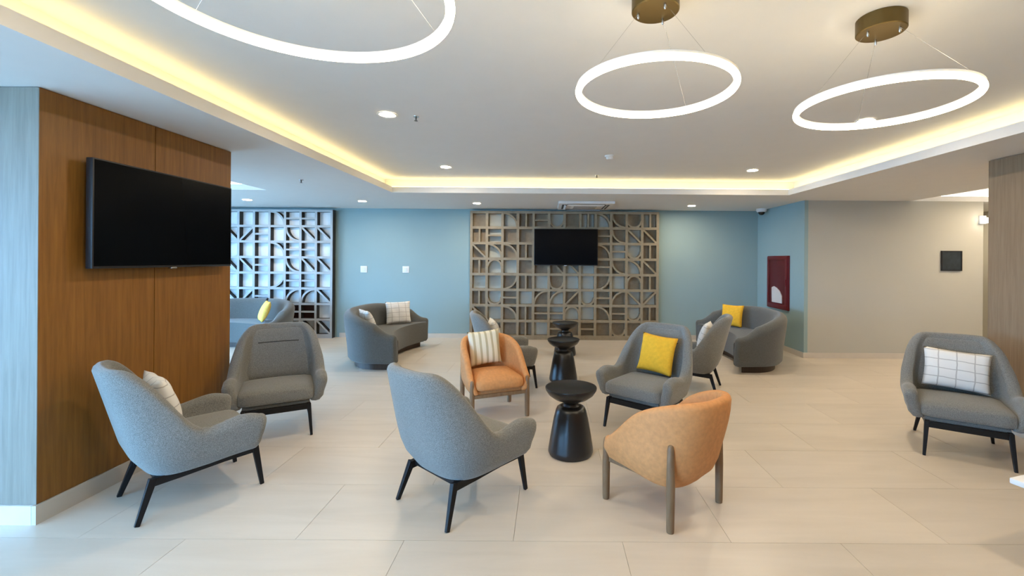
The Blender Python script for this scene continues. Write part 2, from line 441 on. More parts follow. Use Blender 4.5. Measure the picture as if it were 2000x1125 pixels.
def shell_bm(par, ns=72, nz=9, ncap=5):
    """upholstered shell: closed section swept round a U plan. par: xb(z), w(z), xf(z), xc, n, top(s), bot(s), th(s)"""
    xb, w, xf, xc, n, top, bot, th = par
    def outer(s, z): 
        p = upath(s, xb(z), xc, w(z), xf(z), n); p.z = z; return p
    def normal(s, z):
        e = 1e-3; t = outer(min(1, s + e), z) - outer(max(-1, s - e), z); t.z = 0
        t.normalize(); return Vector((t.y, -t.x, 0)) * -1      # to be flipped outward below
    secs = []
    # denser where the outline turns
    svals = [math.copysign(abs(q) ** 1.0, q) for q in [-1 + 2 * i / ns for i in range(ns + 1)]]
    for s in svals:
        T, B, d = top(s), bot(s), th(s); r = d / 2
        nn = normal(s, (T + B) / 2)
        ctr = Vector((xc * 0.5, 0, 0)); q = outer(s, T) - ctr; q.z = 0
        if nn.dot(q) < 0 and abs(s) < 0.95: nn = -nn
        if abs(s) >= 0.95: nn = Vector((0, 1 if s > 0 else -1, 0))
        loop = []
        zs = [B + r * 0.5 + (T - r - B - r * 0.5) * i / (nz - 1) for i in range(nz)]
        for z in zs: loop.append(outer(s, z))
        zt = T - r; c0 = outer(s, zt) - nn * r
        for k in range(1, 6):
            a = math.pi * k / 6; loop.append(c0 + nn * r * math.cos(a) + Vector((0, 0, r * math.sin(a))))
        for z in reversed(zs): loop.append(outer(s, z) - nn * d)
        cb = outer(s, zs[0]) - nn * r
        for k in range(1, 4):
            a = math.pi * k / 4; loop.append(cb - nn * r * math.cos(a) - Vector((0, 0, r * 0.5 * math.sin(a))))
        secs.append((loop, r))
    def capped(loop, r, fwd):
        c = sum(loop, Vector()) / len(loop); out = []
        for k in range(1, ncap + 1):
            a = math.pi / 2 * k / (ncap + 0.35)
            # shrink each point towards the section's medial line
            zmin = min(p.z for p in loop); zmax = max(p.z for p in loop)
            nl = []
            for p in loop:
                zc = min(max(p.z, zmin + r), zmax - r)
                mid = Vector((c.x + (p.x - c.x), c.y, zc))
                m2 = Vector((p.x, sum(q.y for q in loop if abs(q.z - zc) < 0.08) / max(1, sum(1 for q in loop if abs(q.z - zc) < 0.08)), zc))
                nl.append(m2 + (p - m2) * math.cos(a) + Vector((fwd * r * math.sin(a), 0, 0)))
            out.append(nl)
        return out
    first, last = secs[0], secs[-1]
    loops = list(reversed(capped(first[0], first[1], 1))) + [s[0] for s in secs] + capped(last[0], last[1], 1)
    bm = bmesh.new(); rows = [[bm.verts.new(p) for p in L] for L in loops]
    m = len(rows[0])
    for a, b in zip(rows, rows[1:]):
        for k in range(m): bm.faces.new((a[k], a[(k + 1) % m], b[(k + 1) % m], b[k]))
    bm.faces.new(rows[0]); bm.faces.new(rows[-1])
    return bm

def pad_bm(x0, x1, y0, y1, z0, z1, bev, dome=0.0, seg=4, taper=0.0):
    b = bmesh.new(); bmesh.ops.create_cube(b, size=1.0)
    bmesh.ops.subdivide_edges(b, edges=list(b.edges), cuts=7, use_grid_fill=True)
    sx, sy, sz = x1 - x0, y1 - y0, z1 - z0
    cx, cy, cz = (x0 + x1) / 2, (y0 + y1) / 2, (z0 + z1) / 2
    for v in b.verts:
        p = Vector((v.co.x * sx, v.co.y * sy, v.co.z * sz))
        h = Vector((sx / 2 - bev, sy / 2 - bev, sz / 2 - bev))
        q = Vector((max(-h.x, min(h.x, p.x)), max(-h.y, min(h.y, p.y)), max(-h.z, min(h.z, p.z))))
        d = p - q
        if d.length > 1e-9: p = q + d.normalized() * bev if max(abs(d.x), abs(d.y), abs(d.z)) > bev * 0.999 else p
        if dome:
            p.z += (1 if p.z > 0 else 0) * dome * max(0, 1 - (2 * p.x / sx) ** 2) * max(0, 1 - (2 * p.y / sy) ** 2)
        p.y *= 1 - taper * (0.5 - p.x / sx)
        v.co = p + Vector((cx, cy, cz))
    return b

def sm(u): 
    u = max(0.0, min(1.0, u)); return u * u * (3 - 2 * u)

def make_armchair(label, group):
    t = thing('lounge_armchair', label, 'armchair', group=group)
    xb = lambda z: -0.335 - 0.26 * (z - 0.25) + (0.05 * (1 - min(1, (z - 0.24) / 0.12)))
    def w(z):
        return interp([(0.24, 0.29), (0.33, 0.36), (0.46, 0.388), (0.56, 0.385), (0.72, 0.368), (0.90, 0.342)], z)
    xf = lambda z: 0.215 + 0.03 * sm((z - 0.26) / 0.2)
    def top(s):
        a = abs(s)
        if a < 0.15: return 0.905
        h = 0.497 + 0.408 * (1 - min(1, (a - 0.15) / 0.45) ** 2.8) ** 1.6
        if a > 0.55: h += 0.036 * sm((a - 0.55) / 0.33)
        if a > 0.86: h -= 0.02 * ((a - 0.86) / 0.14) ** 2
        return h
    bot = lambda s: 0.235 + 0.04 * sm((abs(s) - 0.35) / 0.65)
    th = lambda s: 0.075 + 0.015 * sm((abs(s) - 0.3) / 0.3)
    sh = link('shell', finish('shell', shell_bm((xb, w, xf, -0.02, 3.0, top, bot, th)), True), 'grey', t)
    # seat pan under the cushion
    poly = []
    for i in range(41):
        p = upath(-1 + i / 20, -0.27, -0.02, 0.25, 0.235, 2.7); poly.append((p.x, p.y))
    link('seat_base', finish('seat_base', prism_bm(poly, 0.255, 0.305, 0.02), True, 60), 'grey', t)
    sc = link('seat_cushion', finish('seat_cushion', pad_bm(-0.27, 0.285, -0.285, 0.285, 0.295, 0.42, 0.045, 0.02), True), 'grey', t)
    # back lining pad, leaning with the shell
    b = pad_bm(-0.026, 0.026, -0.285, 0.285, -0.235, 0.235, 0.025, 0.0)
    for v in b.verts: v.co.x += 0.55 * v.co.y ** 2
    bmesh.ops.rotate(b, matrix=Matrix.Rotation(R(-14.5), 3, 'Y'), verts=b.verts); bmesh.ops.translate(b, vec=(-0.365, 0, 0.625), verts=b.verts)
    bp = link('back_cushion', finish('back_cushion', b, True), 'grey', t)
    zz = 0.735; xx = -0.365 - math.tan(R(14.5)) * (zz - 0.625) + 0.0265
    link('seam', finish('seam', tube_bm([(xx + 0.55 * (-0.17 + 0.034 * i) ** 2, -0.17 + 0.034 * i, zz) for i in range(11)], 0.0045, 8), True), 'seam', bp)
    # frame
    for sgn in (1, -1):
        link('side_rail', finish('side_rail', tube_square([(-0.285, 0.222 * sgn, 0.215), (-0.12, 0.226 * sgn, 0.226), (0.08, 0.230 * sgn, 0.243), (0.262, 0.240 * sgn, 0.252)], 0.030, 0.046)), 'black', t)
    link('front_rail', finish('front_rail', bar_bm((0.248, -0.235, 0.244), (0.248, 0.235, 0.244), 0.032, 0.048, side=Vector((1, 0, 0)))), 'black', t)
    link('rear_rail', finish('rear_rail', bar_bm((-0.24, -0.222, 0.224), (-0.24, 0.222, 0.224), 0.030, 0.030, side=Vector((1, 0, 0)))), 'black', t)
    for sgn in (1, -1):
        link('leg', finish('leg', bar_bm((0.256, 0.242 * sgn, 0.270), (0.295, 0.262 * sgn, 0.0), 0.032, 0.038, 0.020, 0.024)), 'black', t)
        link('leg', finish('leg', bar_bm((-0.268, 0.224 * sgn, 0.238), (-0.345, 0.262 * sgn, 0.0), 0.032, 0.040, 0.020, 0.025)), 'black', t)
    return t

def tube_square(pts, w, d):
    b = bmesh.new(); rows = []
    pts = [Vector(p) for p in pts]
    for i, p in enumerate(pts):
        t = (pts[min(i + 1, len(pts) - 1)] - pts[max(0, i - 1)]).normalized()
        s = Vector((0, 1, 0)); s = (s - s.dot(t) * t).normalized(); u = t.cross(s)
        rows.append([b.verts.new(p + s * w / 2 * i_ + u * d / 2 * j_) for i_, j_ in ((1, 1), (-1, 1), (-1, -1), (1, -1))])
    for a, c in zip(rows, rows[1:]):
        for k in range(4): b.faces.new((a[k], a[(k + 1) % 4], c[(k + 1) % 4], c[k]))
    b.faces.new(rows[0]); b.faces.new(rows[-1])
    return b

CH = {  # centre, heading (degrees), label
 'A': ((-2.345, 2.985), 52, 'grey tweed lounge armchair with a white cushion, its back against the brown panelled column'),
 'B': ((-2.445, 4.03), -60, 'grey tweed lounge armchair without cushion, facing out beside the end of the brown column'),
 'C': ((-0.537, 2.955), 49, 'grey tweed lounge armchair turned away, pale back showing, directly beside the front black pedestal table'),
 'D': ((0.92, 4.21), -130, 'grey tweed lounge armchair holding a yellow cushion'),
 'E': ((1.72, 5.45), 155, 'grey tweed lounge armchair behind the one with the yellow cushion, back turned, white cushion inside'),
 'F': ((3.41, 3.68), -124, 'grey tweed lounge armchair with a white gridded cushion by the oak column'),
 'G': ((-0.48, 5.56), 12, 'grey tweed lounge armchair behind the tan armchair with the striped cushion'),
}
GA = 'grey lounge armchairs'
first = None
for k, ((x, y), h, lab) in CH.items():
    if first is None:
        first = make_armchair(lab, GA); first.location = (x, y, 0); first.rotation_euler = (0, 0, R(h))
    else:
        dup(first, (x, y, 0), R(h), lab, GA)

# ------------------------------------------------------------------ tan barrel armchair
def make_barrel(label, group):
    t = thing('barrel_armchair', label, 'armchair', group=group)
    xb = lambda z: -0.275 - 0.10 * sm((z - 0.22) / 0.5) - 0.03 * sm((z - 0.2) / 0.12) + 0.06 * (1 - sm((z - 0.17) / 0.13))
    w = lambda z: 0.245 + 0.068 * sm((z - 0.17) / 0.22) 
    xf = lambda z: 0.235 - 0.05 * sm((z - 0.3) / 0.2)
    def top(s):
        a = abs(s)
        return 0.745 if a < 0.12 else 0.42 + 0.325 * (1 - ((a - 0.12) / 0.88) ** 2.7)
    def bot(s):
        return 0.195 + 0.06 * sm((abs(s) - 0.2) / 0.8)
    th = lambda s: 0.068 - 0.006 * abs(s)
    link('shell', finish('shell', shell_bm((xb, w, xf, 0.0, (2.5, 0.74), top, bot, th)), True), 'leather', t)
    poly = []
    for i in range(41):
        p = upath(-1 + i / 20, -0.215, 0.0, 0.225, 0.225, 2.4); poly.append((p.x, p.y))
    link('seat_base', finish('seat_base', prism_bm(poly, 0.225, 0.31, 0.03), True, 60), 'leather', t)
    link('seat_cushion', finish('seat_cushion', pad_bm(-0.22, 0.285, -0.245, 0.245, 0.285, 0.405, 0.055, 0.045), True), 'leather', t)
    for x, sgn, h in ((0.245, 1, 0.40), (0.245, -1, 0.40), (-0.238, 1, 0.50), (-0.238, -1, 0.50)):
        y = (0.278 if x > 0 else 0.258) * sgn
        b = tube_bm([(x, y, 0.0), (x, y, 0.02), (x, y, h * 0.5), (x, y, h - 0.03), (x, y, h - 0.008), (x, y, h)], [0.021, 0.023, 0.025, 0.020, 0.016, 0.008], 14)
        link('leg', finish('leg', b, True, 50), 'leg', t)
    link('stretcher', finish('stretcher', bar_bm((0.245, -0.275, 0.245), (0.245, 0.275, 0.245), 0.022, 0.034, side=Vector((1, 0, 0)))), 'leg', t)
    link('stretcher', finish('stretcher', bar_bm((-0.19, -0.15, 0.25), (-0.19, 0.15, 0.25), 0.022, 0.034, side=Vector((1, 0, 0)))), 'leg', t)
    for sgn in (1, -1):
        link('stretcher', finish('stretcher', bar_bm((0.245, 0.268 * sgn, 0.262), (-0.05, 0.245 * sgn, 0.262), 0.022, 0.034)), 'leg', t)
    return t
GT = 'tan barrel armchairs'
T1 = ((-0.56, 4.53), -66); T2 = ((0.753, 2.885), 129)
tb = make_barrel('tan suede barrel armchair with a cream striped cushion', GT); tb.location = (*T1[0], 0); tb.rotation_euler = (0, 0, R(T1[1]))
dup(tb, (*T2[0], 0), R(T2[1]), 'tan suede barrel armchair turned back to front, empty, its wooden rear leg showing', GT)

# ------------------------------------------------------------------ curved sofas
def make_sofa(label, group):
    t = thing('curved_sofa', label, 'sofa', group=group)
    xb = lambda z: -0.56 - 0.06 * sm((z - 0.1) / 0.7)
    w = lambda z: 0.94 + 0.07 * sm((z - 0.1) / 0.7)
    xf = lambda z: 0.30
    top = lambda s: 0.80 if abs(s) < 0.1 else 0.80 - 0.30 * sm((abs(s) - 0.1) / 0.9) ** 1.25
    bot = lambda s: 0.09
    th = lambda s: 0.17 - 0.05 * sm((abs(s) - 0.5) / 0.5)
    link('backrest', finish('backrest', shell_bm((xb, w, xf, 0.06, 2.1, top, bot, th), ns=80), True), 'sofa', t)
    def plan(xb_, w_, xf_, cave, inset=0.0):
        poly = []
        for i in range(49):
            p = upath(-1 + i / 24, xb_, 0.06, w_, xf_, 2.1); poly.append((p.x, p.y))
        for i in range(1, 24):
            y = w_ - 2 * w_ * i / 24
            poly.append((xf_ - cave * (1 - (y / w_) ** 2) ** 0.9, y))
        return poly
    link('seat', finish('seat', prism_bm(plan(-0.45, 0.86, 0.36, 0.26), 0.095, 0.435, 0.035), True, 60), 'sofa', t)
    link('plinth', finish('plinth', prism_bm(plan(-0.47, 0.83, 0.24, 0.22), 0.0, 0.10, 0.004), True, 30), 'plinth', t)
    return t
SF = {
 'L': ((-2.47, 7.02), 2, 'dark grey curved sofa with two white cushions by the blue wall'),
 'R': ((2.95, 7.0), 178, 'dark grey curved sofa with a yellow cushion below the red cabinet'),
 'X': ((-5.38, 7.72), -100, 'dark grey curved sofa in front of the pale lattice screen'),
}
GS = 'dark grey curved sofas'
so = None
for k, ((x, y), h, lab) in SF.items():
    if so is None:
        so = make_sofa(lab, GS); so.location = (x, y, 0); so.rotation_euler = (0, 0, R(h))
    else: dup(so, (x, y, 0), R(h), lab, GS)

# ------------------------------------------------------------------ cushions
def pillow_me(name, wy, hz, th, m, n=18):
    bm = bmesh.new(); rnd = random.Random(len(name) + int(wy * 100))
    def surf(sgn):
        g = []
        for i in range(n + 1):
            row = []
            for j in range(n + 1):
                u = -1 + 2 * i / n; v = -1 + 2 * j / n
                e = ((1 - u * u) * (1 - v * v))
                pin_u = 1 - 0.075 * (1 - v * v); 
                y = u * wy / 2 * (1 - 0.08 * (1 - u * u) * 0 - 0.07 * (1 - v * v) * abs(u) ** 3)
                z = v * hz / 2 * (1 - 0.07 * (1 - u * u) * abs(v) ** 3)
                x = sgn * th / 2 * (e ** 0.42) + 0.004 * math.sin(7 * u + 3 * v)
                row.append((x, y, z))
            g.append(row)
        return g
    A = surf(1); B = surf(-1)
    va = [[bm.verts.new(p) for p in r] for r in A]
    vb = [[va[i][j] if i in (0, n) or j in (0, n) else bm.verts.new(B[i][j]) for j in range(n + 1)] for i in range(n + 1)]
    for i in range(n):
        for j in range(n):
            bm.faces.new((va[i][j], va[i + 1][j], va[i + 1][j + 1], va[i][j + 1]))
            bm.faces.new((vb[i][j], vb[i][j + 1], vb[i + 1][j + 1], vb[i + 1][j]))
    me = finish(name, bm, True); me.materials.append(M[m]); return me
P_SQ_Y = pillow_me('cushion', 0.37, 0.37, 0.14, 'yellow')
P_SQ_W = pillow_me('cushion', 0.42, 0.38, 0.14, 'whitecush')
P_LO_W = pillow_me('cushion', 0.45, 0.34, 0.13, 'whitecush')
P_ST = pillow_me('cushion', 0.345, 0.36, 0.12, 'stripecush')
def cushion(me, base, local, lean, label, yaw=0.0, roll=0.0, group='scatter cushions'):
    (bx, by), h = base; a = R(h)
    o = link('scatter_cushion', me)
    lx, ly, lz = local
    o.location = (bx + lx * math.cos(a) - ly * math.sin(a), by + lx * math.sin(a) + ly * math.cos(a), lz)
    o.rotation_euler = (R(roll), R(-lean), a + R(yaw)); tag(o, label, 'cushion', group); return o
def C_(k): return (CH[k][0], CH[k][1])
def S_(k): return (SF[k][0], SF[k][1])
cushion(P_SQ_Y, C_('D'), (-0.195, 0.02, 0.638), 15, 'plain yellow cushion on the grey armchair', yaw=0, roll=-4)
cushion(P_LO_W, C_('F'), (-0.20, 0.0, 0.622), 15, 'white gridded cushion on the grey armchair by the oak column', roll=-4)
cushion(P_SQ_W, C_('A'), (-0.185, 0.0, 0.622), 15, 'white cushion on the grey armchair against the brown column')
cushion(P_SQ_W, C_('E'), (-0.185, 0.0, 0.622), 15, 'white cushion in the grey armchair behind the one with the yellow cushion')
cushion(P_SQ_W, C_('G'), (-0.185, 0.0, 0.622), 15, 'white cushion in the grey armchair behind the tan armchair')
cushion(P_ST, T1 and (T1[0], T1[1]), (-0.17, -0.04, 0.625), 8, 'cream striped cushion on the tan barrel armchair', roll=4)
cushion(P_SQ_W, S_('L'), (-0.07, 0.58, 0.63), 14, 'white patterned cushion standing upright on the curved sofa by the blue wall', yaw=-58)
cushion(P_SQ_W, S_('L'), (-0.20, -0.46, 0.615), 20, 'white patterned cushion half hidden by the end of the sofa at the blue wall', yaw=38)
cushion(P_SQ_Y, S_('R'), (-0.12, -0.50, 0.63), 14, 'plain yellow cushion on the curved sofa below the red cabinet', yaw=45)
yc = cushion(pillow_me('cushion', 0.37, 0.37, 0.13, 'paleyellow'), S_('X'), (-0.09, 0.44, 0.62), 20, 'pale yellow cushion with black tassels on the sofa before the pale lattice screen', yaw=-40)
for dy, dz in ((-0.2, 0.2), (-0.2, 0.03)):
    o = link('tassel', finish('tassel', lathe([(0.004, -0.03), (0.016, -0.02), (0.018, 0.01), (0.008, 0.025)], 10), True), 'dots', yc); o.location = (0.0, dy, dz)

# ------------------------------------------------------------------ black pedestal tables
def make_table(label, group):
    t = thing('pedestal_table', label, 'side table', group=group)
    body = [(0.150, 0.0), (0.172, 0.004), (0.180, 0.022), (0.178, 0.05), (0.160, 0.16), (0.138, 0.28), (0.122, 0.345), (0.112, 0.368), (0.096, 0.378), (0.070, 0.381)]
    link('base', finish('base', lathe(body, 48), True, 50), 'tblack', t)
    link('neck', finish('neck', lathe([(0.068, 0.379), (0.060, 0.388), (0.058, 0.402), (0.066, 0.415), (0.080, 0.424)], 40), True, 50), 'tblack', t)
    link('table_top', finish('table_top', lathe([(0.070, 0.420), (0.095, 0.426), (0.140, 0.445), (0.180, 0.475), (0.202, 0.508), (0.207, 0.524), (0.205, 0.532), (0.198, 0.534), (0.190, 0.531), (0.02, 0.531)], 56), True, 50), 'tblack', t)
    return t
GP = 'black pedestal tables'
pt = make_table('black turned pedestal table between the empty tan armchair and the grey armchair turned away', GP); pt.location = (0.185, 3.575, 0)
dup(pt, (0.195, 5.72, 0), 0, 'black turned pedestal table in the middle of the row of three', GP)
dup(pt, (0.27, 7.25, 0), 0, 'black turned pedestal table nearest the brown lattice screen', GP)

# white low table at the right edge of the view
wt = thing('coffee_table', 'white low table with thin dark legs in front of the oak column chair', 'table', (2.91, 2.06, 0), R(17))
link('table_top', finish('table_top', box_bm(-0.40, 0.40, -0.40, 0.40, 0.40, 0.43, 0.006), True, 40), 'white', wt)
for sx in (-1, 1):
    for sy in (-1, 1):
        link('leg', finish('leg', bar_bm((0.33 * sx, 0.33 * sy, 0.40), (0.33 * sx, 0.33 * sy, 0.0), 0.028, 0.028, 0.018, 0.018)), 'black', wt)

# ------------------------------------------------------------------ lattice screens
CELL = 0.30
def arc_piece(kind, d, c=CELL, t=0.034):
    """cell piece in the xz plane (0..c), y from 0 (front) to d"""
    bm = bmesh.new()
    def seg(p, q):
        p, q = Vector(p), Vector(q); ax = (q - p).normalized(); s = Vector((-ax.z, 0, ax.x)) * t / 2
        lo = [p + s, p - s, q - s, q + s]
        a = [bm.verts.new(v) for v in lo]; b_ = [bm.verts.new(v + Vector((0, d, 0))) for v in lo]
        bm.faces.new(a); bm.faces.new(b_)
        for i in range(4): bm.faces.new((a[i], a[(i + 1) % 4], b_[(i + 1) % 4], b_[i]))
    def arc(cx, cz, r, a0, a1, n=10):
        A = [];
        for i in range(n + 1):
            a = R(a0 + (a1 - a0) * i / n)
            A.append([bm.verts.new((cx + rr * math.cos(a), y, cz + rr * math.sin(a))) for rr, y in ((r - t / 2, 0), (r + t / 2, 0), (r + t / 2, d), (r - t / 2, d))])
        for p, q in zip(A, A[1:]):
            for k in range(4): bm.faces.new((p[k], p[(k + 1) % 4], q[(k + 1) % 4], q[k]))
        bm.faces.new(A[0]); bm.faces.new(A[-1])
    m = 0.02
    if kind == 'V': seg((c * 0.52, 0, m), (c * 0.52, 0, c - m))
    elif kind == 'H': seg((m, 0, c * 0.5), (c - m, 0, c * 0.5))
    elif kind == 'D': seg((m, 0, c - m), (c - m, 0, m))
    elif kind == 'U': seg((m, 0, m), (c - m, 0, c - m))
    elif kind == 'TR': arc(m, m, c - 2 * m, 0, 90)
    elif kind == 'TL': arc(c - m, m, c - 2 * m, 90, 180)
    elif kind == 'BR': arc(m, c - m, c - 2 * m, -90, 0)
    elif kind == 'BL': arc(c - m, c - m, c - 2 * m, 180, 270)
    elif kind == 'C': arc(c / 2, c / 2 + 0.0, c / 2 - m, 180, 360, 14)
    elif kind == 'O': arc(c / 2, c / 2, c / 2 - m, 0, 180, 14)
    return bm

def make_screen(label, x0, yfront, ncol, pat, tiles, depth, mface, mside, tmats, zbase=0.06, t_=0.05):
    t = thing('lattice_screen', label, 'screen', (x0, yfront, 0))
    W = ncol * CELL; nrow = 8
    def two(me):                       # light and shade put into the colours: pale fronts, darker sides when mside differs
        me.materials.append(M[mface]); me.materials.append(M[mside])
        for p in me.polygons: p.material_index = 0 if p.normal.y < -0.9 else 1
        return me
    H = zbase + nrow * CELL
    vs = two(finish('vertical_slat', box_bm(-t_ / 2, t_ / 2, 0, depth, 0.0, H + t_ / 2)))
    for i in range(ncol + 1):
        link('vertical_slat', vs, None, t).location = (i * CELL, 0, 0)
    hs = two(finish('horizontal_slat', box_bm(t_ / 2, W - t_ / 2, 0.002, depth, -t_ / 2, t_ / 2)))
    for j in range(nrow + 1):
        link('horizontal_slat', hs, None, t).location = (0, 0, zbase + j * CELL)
    kick = box('kick_board', t_ / 2, W - t_ / 2, 0.006, depth, 0.0, zbase - t_ / 2, mface, t)
    tm = {}
    for k in tmats:
        tm[k] = finish('backing_tile', box_bm(t_ / 2 - 0.005, CELL - t_ / 2 + 0.005, depth - 0.012, depth - 0.001, t_ / 2 - 0.005, CELL - t_ / 2 + 0.005)); tm[k].materials.append(M[tmats[k]])
    pm = {}
    for r in range(nrow):
        for c in range(ncol):
            loc = (c * CELL, 0, zbase + (nrow - 1 - r) * CELL)
            link('backing_tile', tm[tiles(r, c)], None, t).location = loc
            k = pat(r, c)
            if k == 'N': continue
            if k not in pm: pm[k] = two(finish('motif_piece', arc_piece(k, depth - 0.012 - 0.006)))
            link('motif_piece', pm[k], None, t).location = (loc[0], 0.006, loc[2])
    return t
PC = ['N N TR V H C N V TR BL C V', 'V H N N N N N N H BL D D', 'D TR TR V N N N N TR H C V', 'V O N N N D D N H BL TR D',
      'N N BR V N C N N BR N O V', 'V C H N TL TL U C H TL D U', 'D N TR V H H O N TR H C V', 'N H N V N H N H N C N H']
PC = [r.split() for r in PC]
PT = ['000011110011', '000100000010', '010100000110', '010100110110', '010100110110', '010001110010', '010011110010', '000000000000']
PT = ['011001011001', '010000000010', '010000000110', '011000110010', '110010110100', '010101010011', '010001110010', '000010000000']
make_screen('tall brown wooden lattice screen of square cells behind the small television', -1.50, 8.60, 12,
            lambda r, c: PC[r][c], lambda r, c: int(PT[r][c]), 0.148, 'screenwood', 'screenwood', {0: 'screentile', 1: 'screenpale'})
PL = ['TR N N N N TR H H N', 'D U D U H N BL D D', 'TR N N N N TR H H N', 'U D D D H N BL D D',
      'N N N N N BR H H N', 'D U D U H N TL TL D', 'TR N N N N TR H H N', 'U D H D H N BL D D']
PL = [r.split() for r in PL]
make_screen('tall pale grey lattice screen with black outer edge and shade painted on its slat sides at the end of the blue wall', -6.90, 8.60, 9,
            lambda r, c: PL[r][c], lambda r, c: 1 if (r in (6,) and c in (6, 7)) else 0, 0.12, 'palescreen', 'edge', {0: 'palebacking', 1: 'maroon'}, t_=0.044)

# ------------------------------------------------------------------ televisions
def television(label, loc, rz, w=1.22, h=0.70, gap=0.05):
    """screen looks along local +x; loc is on the wall at the set's centre"""
    t = thing('television', label, 'television', loc, rz)
    link('wall_bracket', finish('wall_bracket', box_bm(0.0, gap + 0.005, -0.2, 0.2, -0.15, 0.15)), 'tvframe', t)
    body = link('body', finish('body', box_bm(gap, gap + 0.045, -w / 2, w / 2, -h / 2, h / 2, 0.006), True, 40), 'tvframe', t)
    link('screen', finish('screen', box_bm(gap + 0.045, gap + 0.0465, -w / 2 + 0.010, w / 2 - 0.010, -h / 2 + 0.016, h / 2 - 0.010)), 'tvscreen', t)
    link('logo_tab', finish('logo_tab', box_bm(gap + 0.02, gap + 0.047, -0.025, 0.025, -h / 2 - 0.010, -h / 2 + 0.002, 0.002), True, 40), 'chrome', body)
    return t
television('large black television on the brown panelled column', (CX + 0.003, 3.395, 1.822), 0.0)
television('small black television mounted on the brown lattice screen', (0.325, 8.60, 1.79), R(-90))

# ------------------------------------------------------------------ ceiling fittings
def ring_lamp(label, c, rad, z, cang):
    t = thing('ring_pendant', label, 'pendant lamp', (c[0], c[1], HIGH), 0, 'ring pendant lamps')
    zz = z - HIGH; n = 72
    circ = lambda r, dz=0.0: [(r * math.cos(2 * math.pi * i / n), r * math.sin(2 * math.pi * i / n), zz + dz) for i in range(n)]
    link('light_ring', finish('light_ring', tube_bm(circ(rad), 0.0145, 14, True), True), 'ring', t)
    b = bmesh.new()
    prof = [(rad - 0.010, 0.0095), (rad + 0.010, 0.0095), (rad + 0.010, 0.022), (rad - 0.010, 0.022)]
    rows = [[b.verts.new((r * math.cos(2 * math.pi * i / n), r * math.sin(2 * math.pi * i / n), zz + q)) for r, q in prof] for i in range(n)]
    for i in range(n):
        A, B = rows[i], rows[(i + 1) % n]
        for k in range(4): b.faces.new((A[k], A[(k + 1) % 4], B[(k + 1) % 4], B[k]))
    link('ring_housing', finish('ring_housing', b, True, 40), 'white', t)
    cn = link('canopy', finish('canopy', lathe([(0.104, 0.0), (0.106, -0.002), (0.106, -0.070), (0.102, -0.074), (0.0, -0.074)], 48, False), True, 40), 'brass', t)
    for k in range(3):
        a = cang + k * 2 * math.pi / 3
        p0 = (0.075 * math.cos(a), 0.075 * math.sin(a), -0.074); p1 = (rad * math.cos(a), rad * math.sin(a), zz + 0.022)
        link('cable', finish('cable', tube_bm([p0, p1], 0.0007, 6)), 'chrome', t)
        o = link('cable_gland', finish('cable_gland', lathe([(0.006, 0.0), (0.006, -0.02), (0.003, -0.026)], 10), True, 40), 'chrome', cn); o.location = p0
ring_lamp('glowing ring pendant lamp partly out of view, nearest the brown column', (-0.735, 1.285), 0.435, 2.32, R(40))
ring_lamp('glowing ring pendant lamp hanging between the other two', (0.475, 2.02), 0.345, 2.318, R(170))
ring_lamp('glowing ring pendant lamp nearest the oak column', (1.625, 2.19), 0.365, 2.318, R(190))

def downlight(label, x, y, z, group):
    t = thing('downlight', label, 'downlight', (x, y, z), 0, group)
    b = bmesh.new(); n = 32
    prof = [(0.060, -0.001), (0.076, -0.003), (0.078, -0.008), (0.072, -0.010), (0.061, -0.007)]
    rows = [[b.verts.new((r * math.cos(2 * math.pi * i / n), r * math.sin(2 * math.pi * i / n), q)) for r, q in prof] for i in range(n)]
    for i in range(n):
        A, B = rows[i], rows[(i + 1) % n]
        for k in range(5): b.faces.new((A[k], A[(k + 1) % 5], B[(k + 1) % 5], B[k]))
    link('trim_ring', finish('trim_ring', b, True), 'white', t)
    link('lens', finish('lens', lathe([(0.060, -0.001), (0.060, -0.006), (0.0, -0.006)], 32, False)), 'down', t)
GD = 'recessed downlights'
for x, y, lab in ((-1.35, 3.70, 'round downlight beside the sprinkler head in the raised tray'),
                  (-1.35, 5.80, 'round downlight in the raised tray, at its corner towards the white wall plates'),
                  (2.68, 3.78, 'round downlight seen through the ring lamp nearest the oak column'),
                  (2.68, 5.88, 'round downlight in the raised tray, at its corner towards the red cabinet'),
                  (-1.35, 1.6, 'added round downlight, out of view, in the raised tray behind the large ring lamp'),  # this and the next are extra, out of view, for room light
                  (2.68, 1.6, 'added round downlight in the raised tray next to the oak column, out of view')):
    downlight(lab, x, y, HIGH, GD)
for x, y in ((5.0, 4.75), (6.3, 5.0), (6.9, 6.3), (7.7, 8.2)):  # unseen lamps added to warm the beige wall and corridor
    downlight('added unseen round downlight in the lower ceiling beyond the oak column', x, y, LOW, GD + ' beyond the oak column')
for x, y, lab in ((-5.12, 7.55, 'round downlight in the lower ceiling above the sofa before the pale lattice screen'),
                  (-3.20, 7.62, 'round downlight in the lower ceiling between the pale lattice screen and the wall plates'),
                  (-1.27, 7.80, 'round downlight in the lower ceiling by the wall-plate end of the brown lattice screen'),
                  (2.54, 7.95, 'round downlight in the lower ceiling between air conditioner and dome camera')):
    downlight(lab, x, y, LOW, GD)

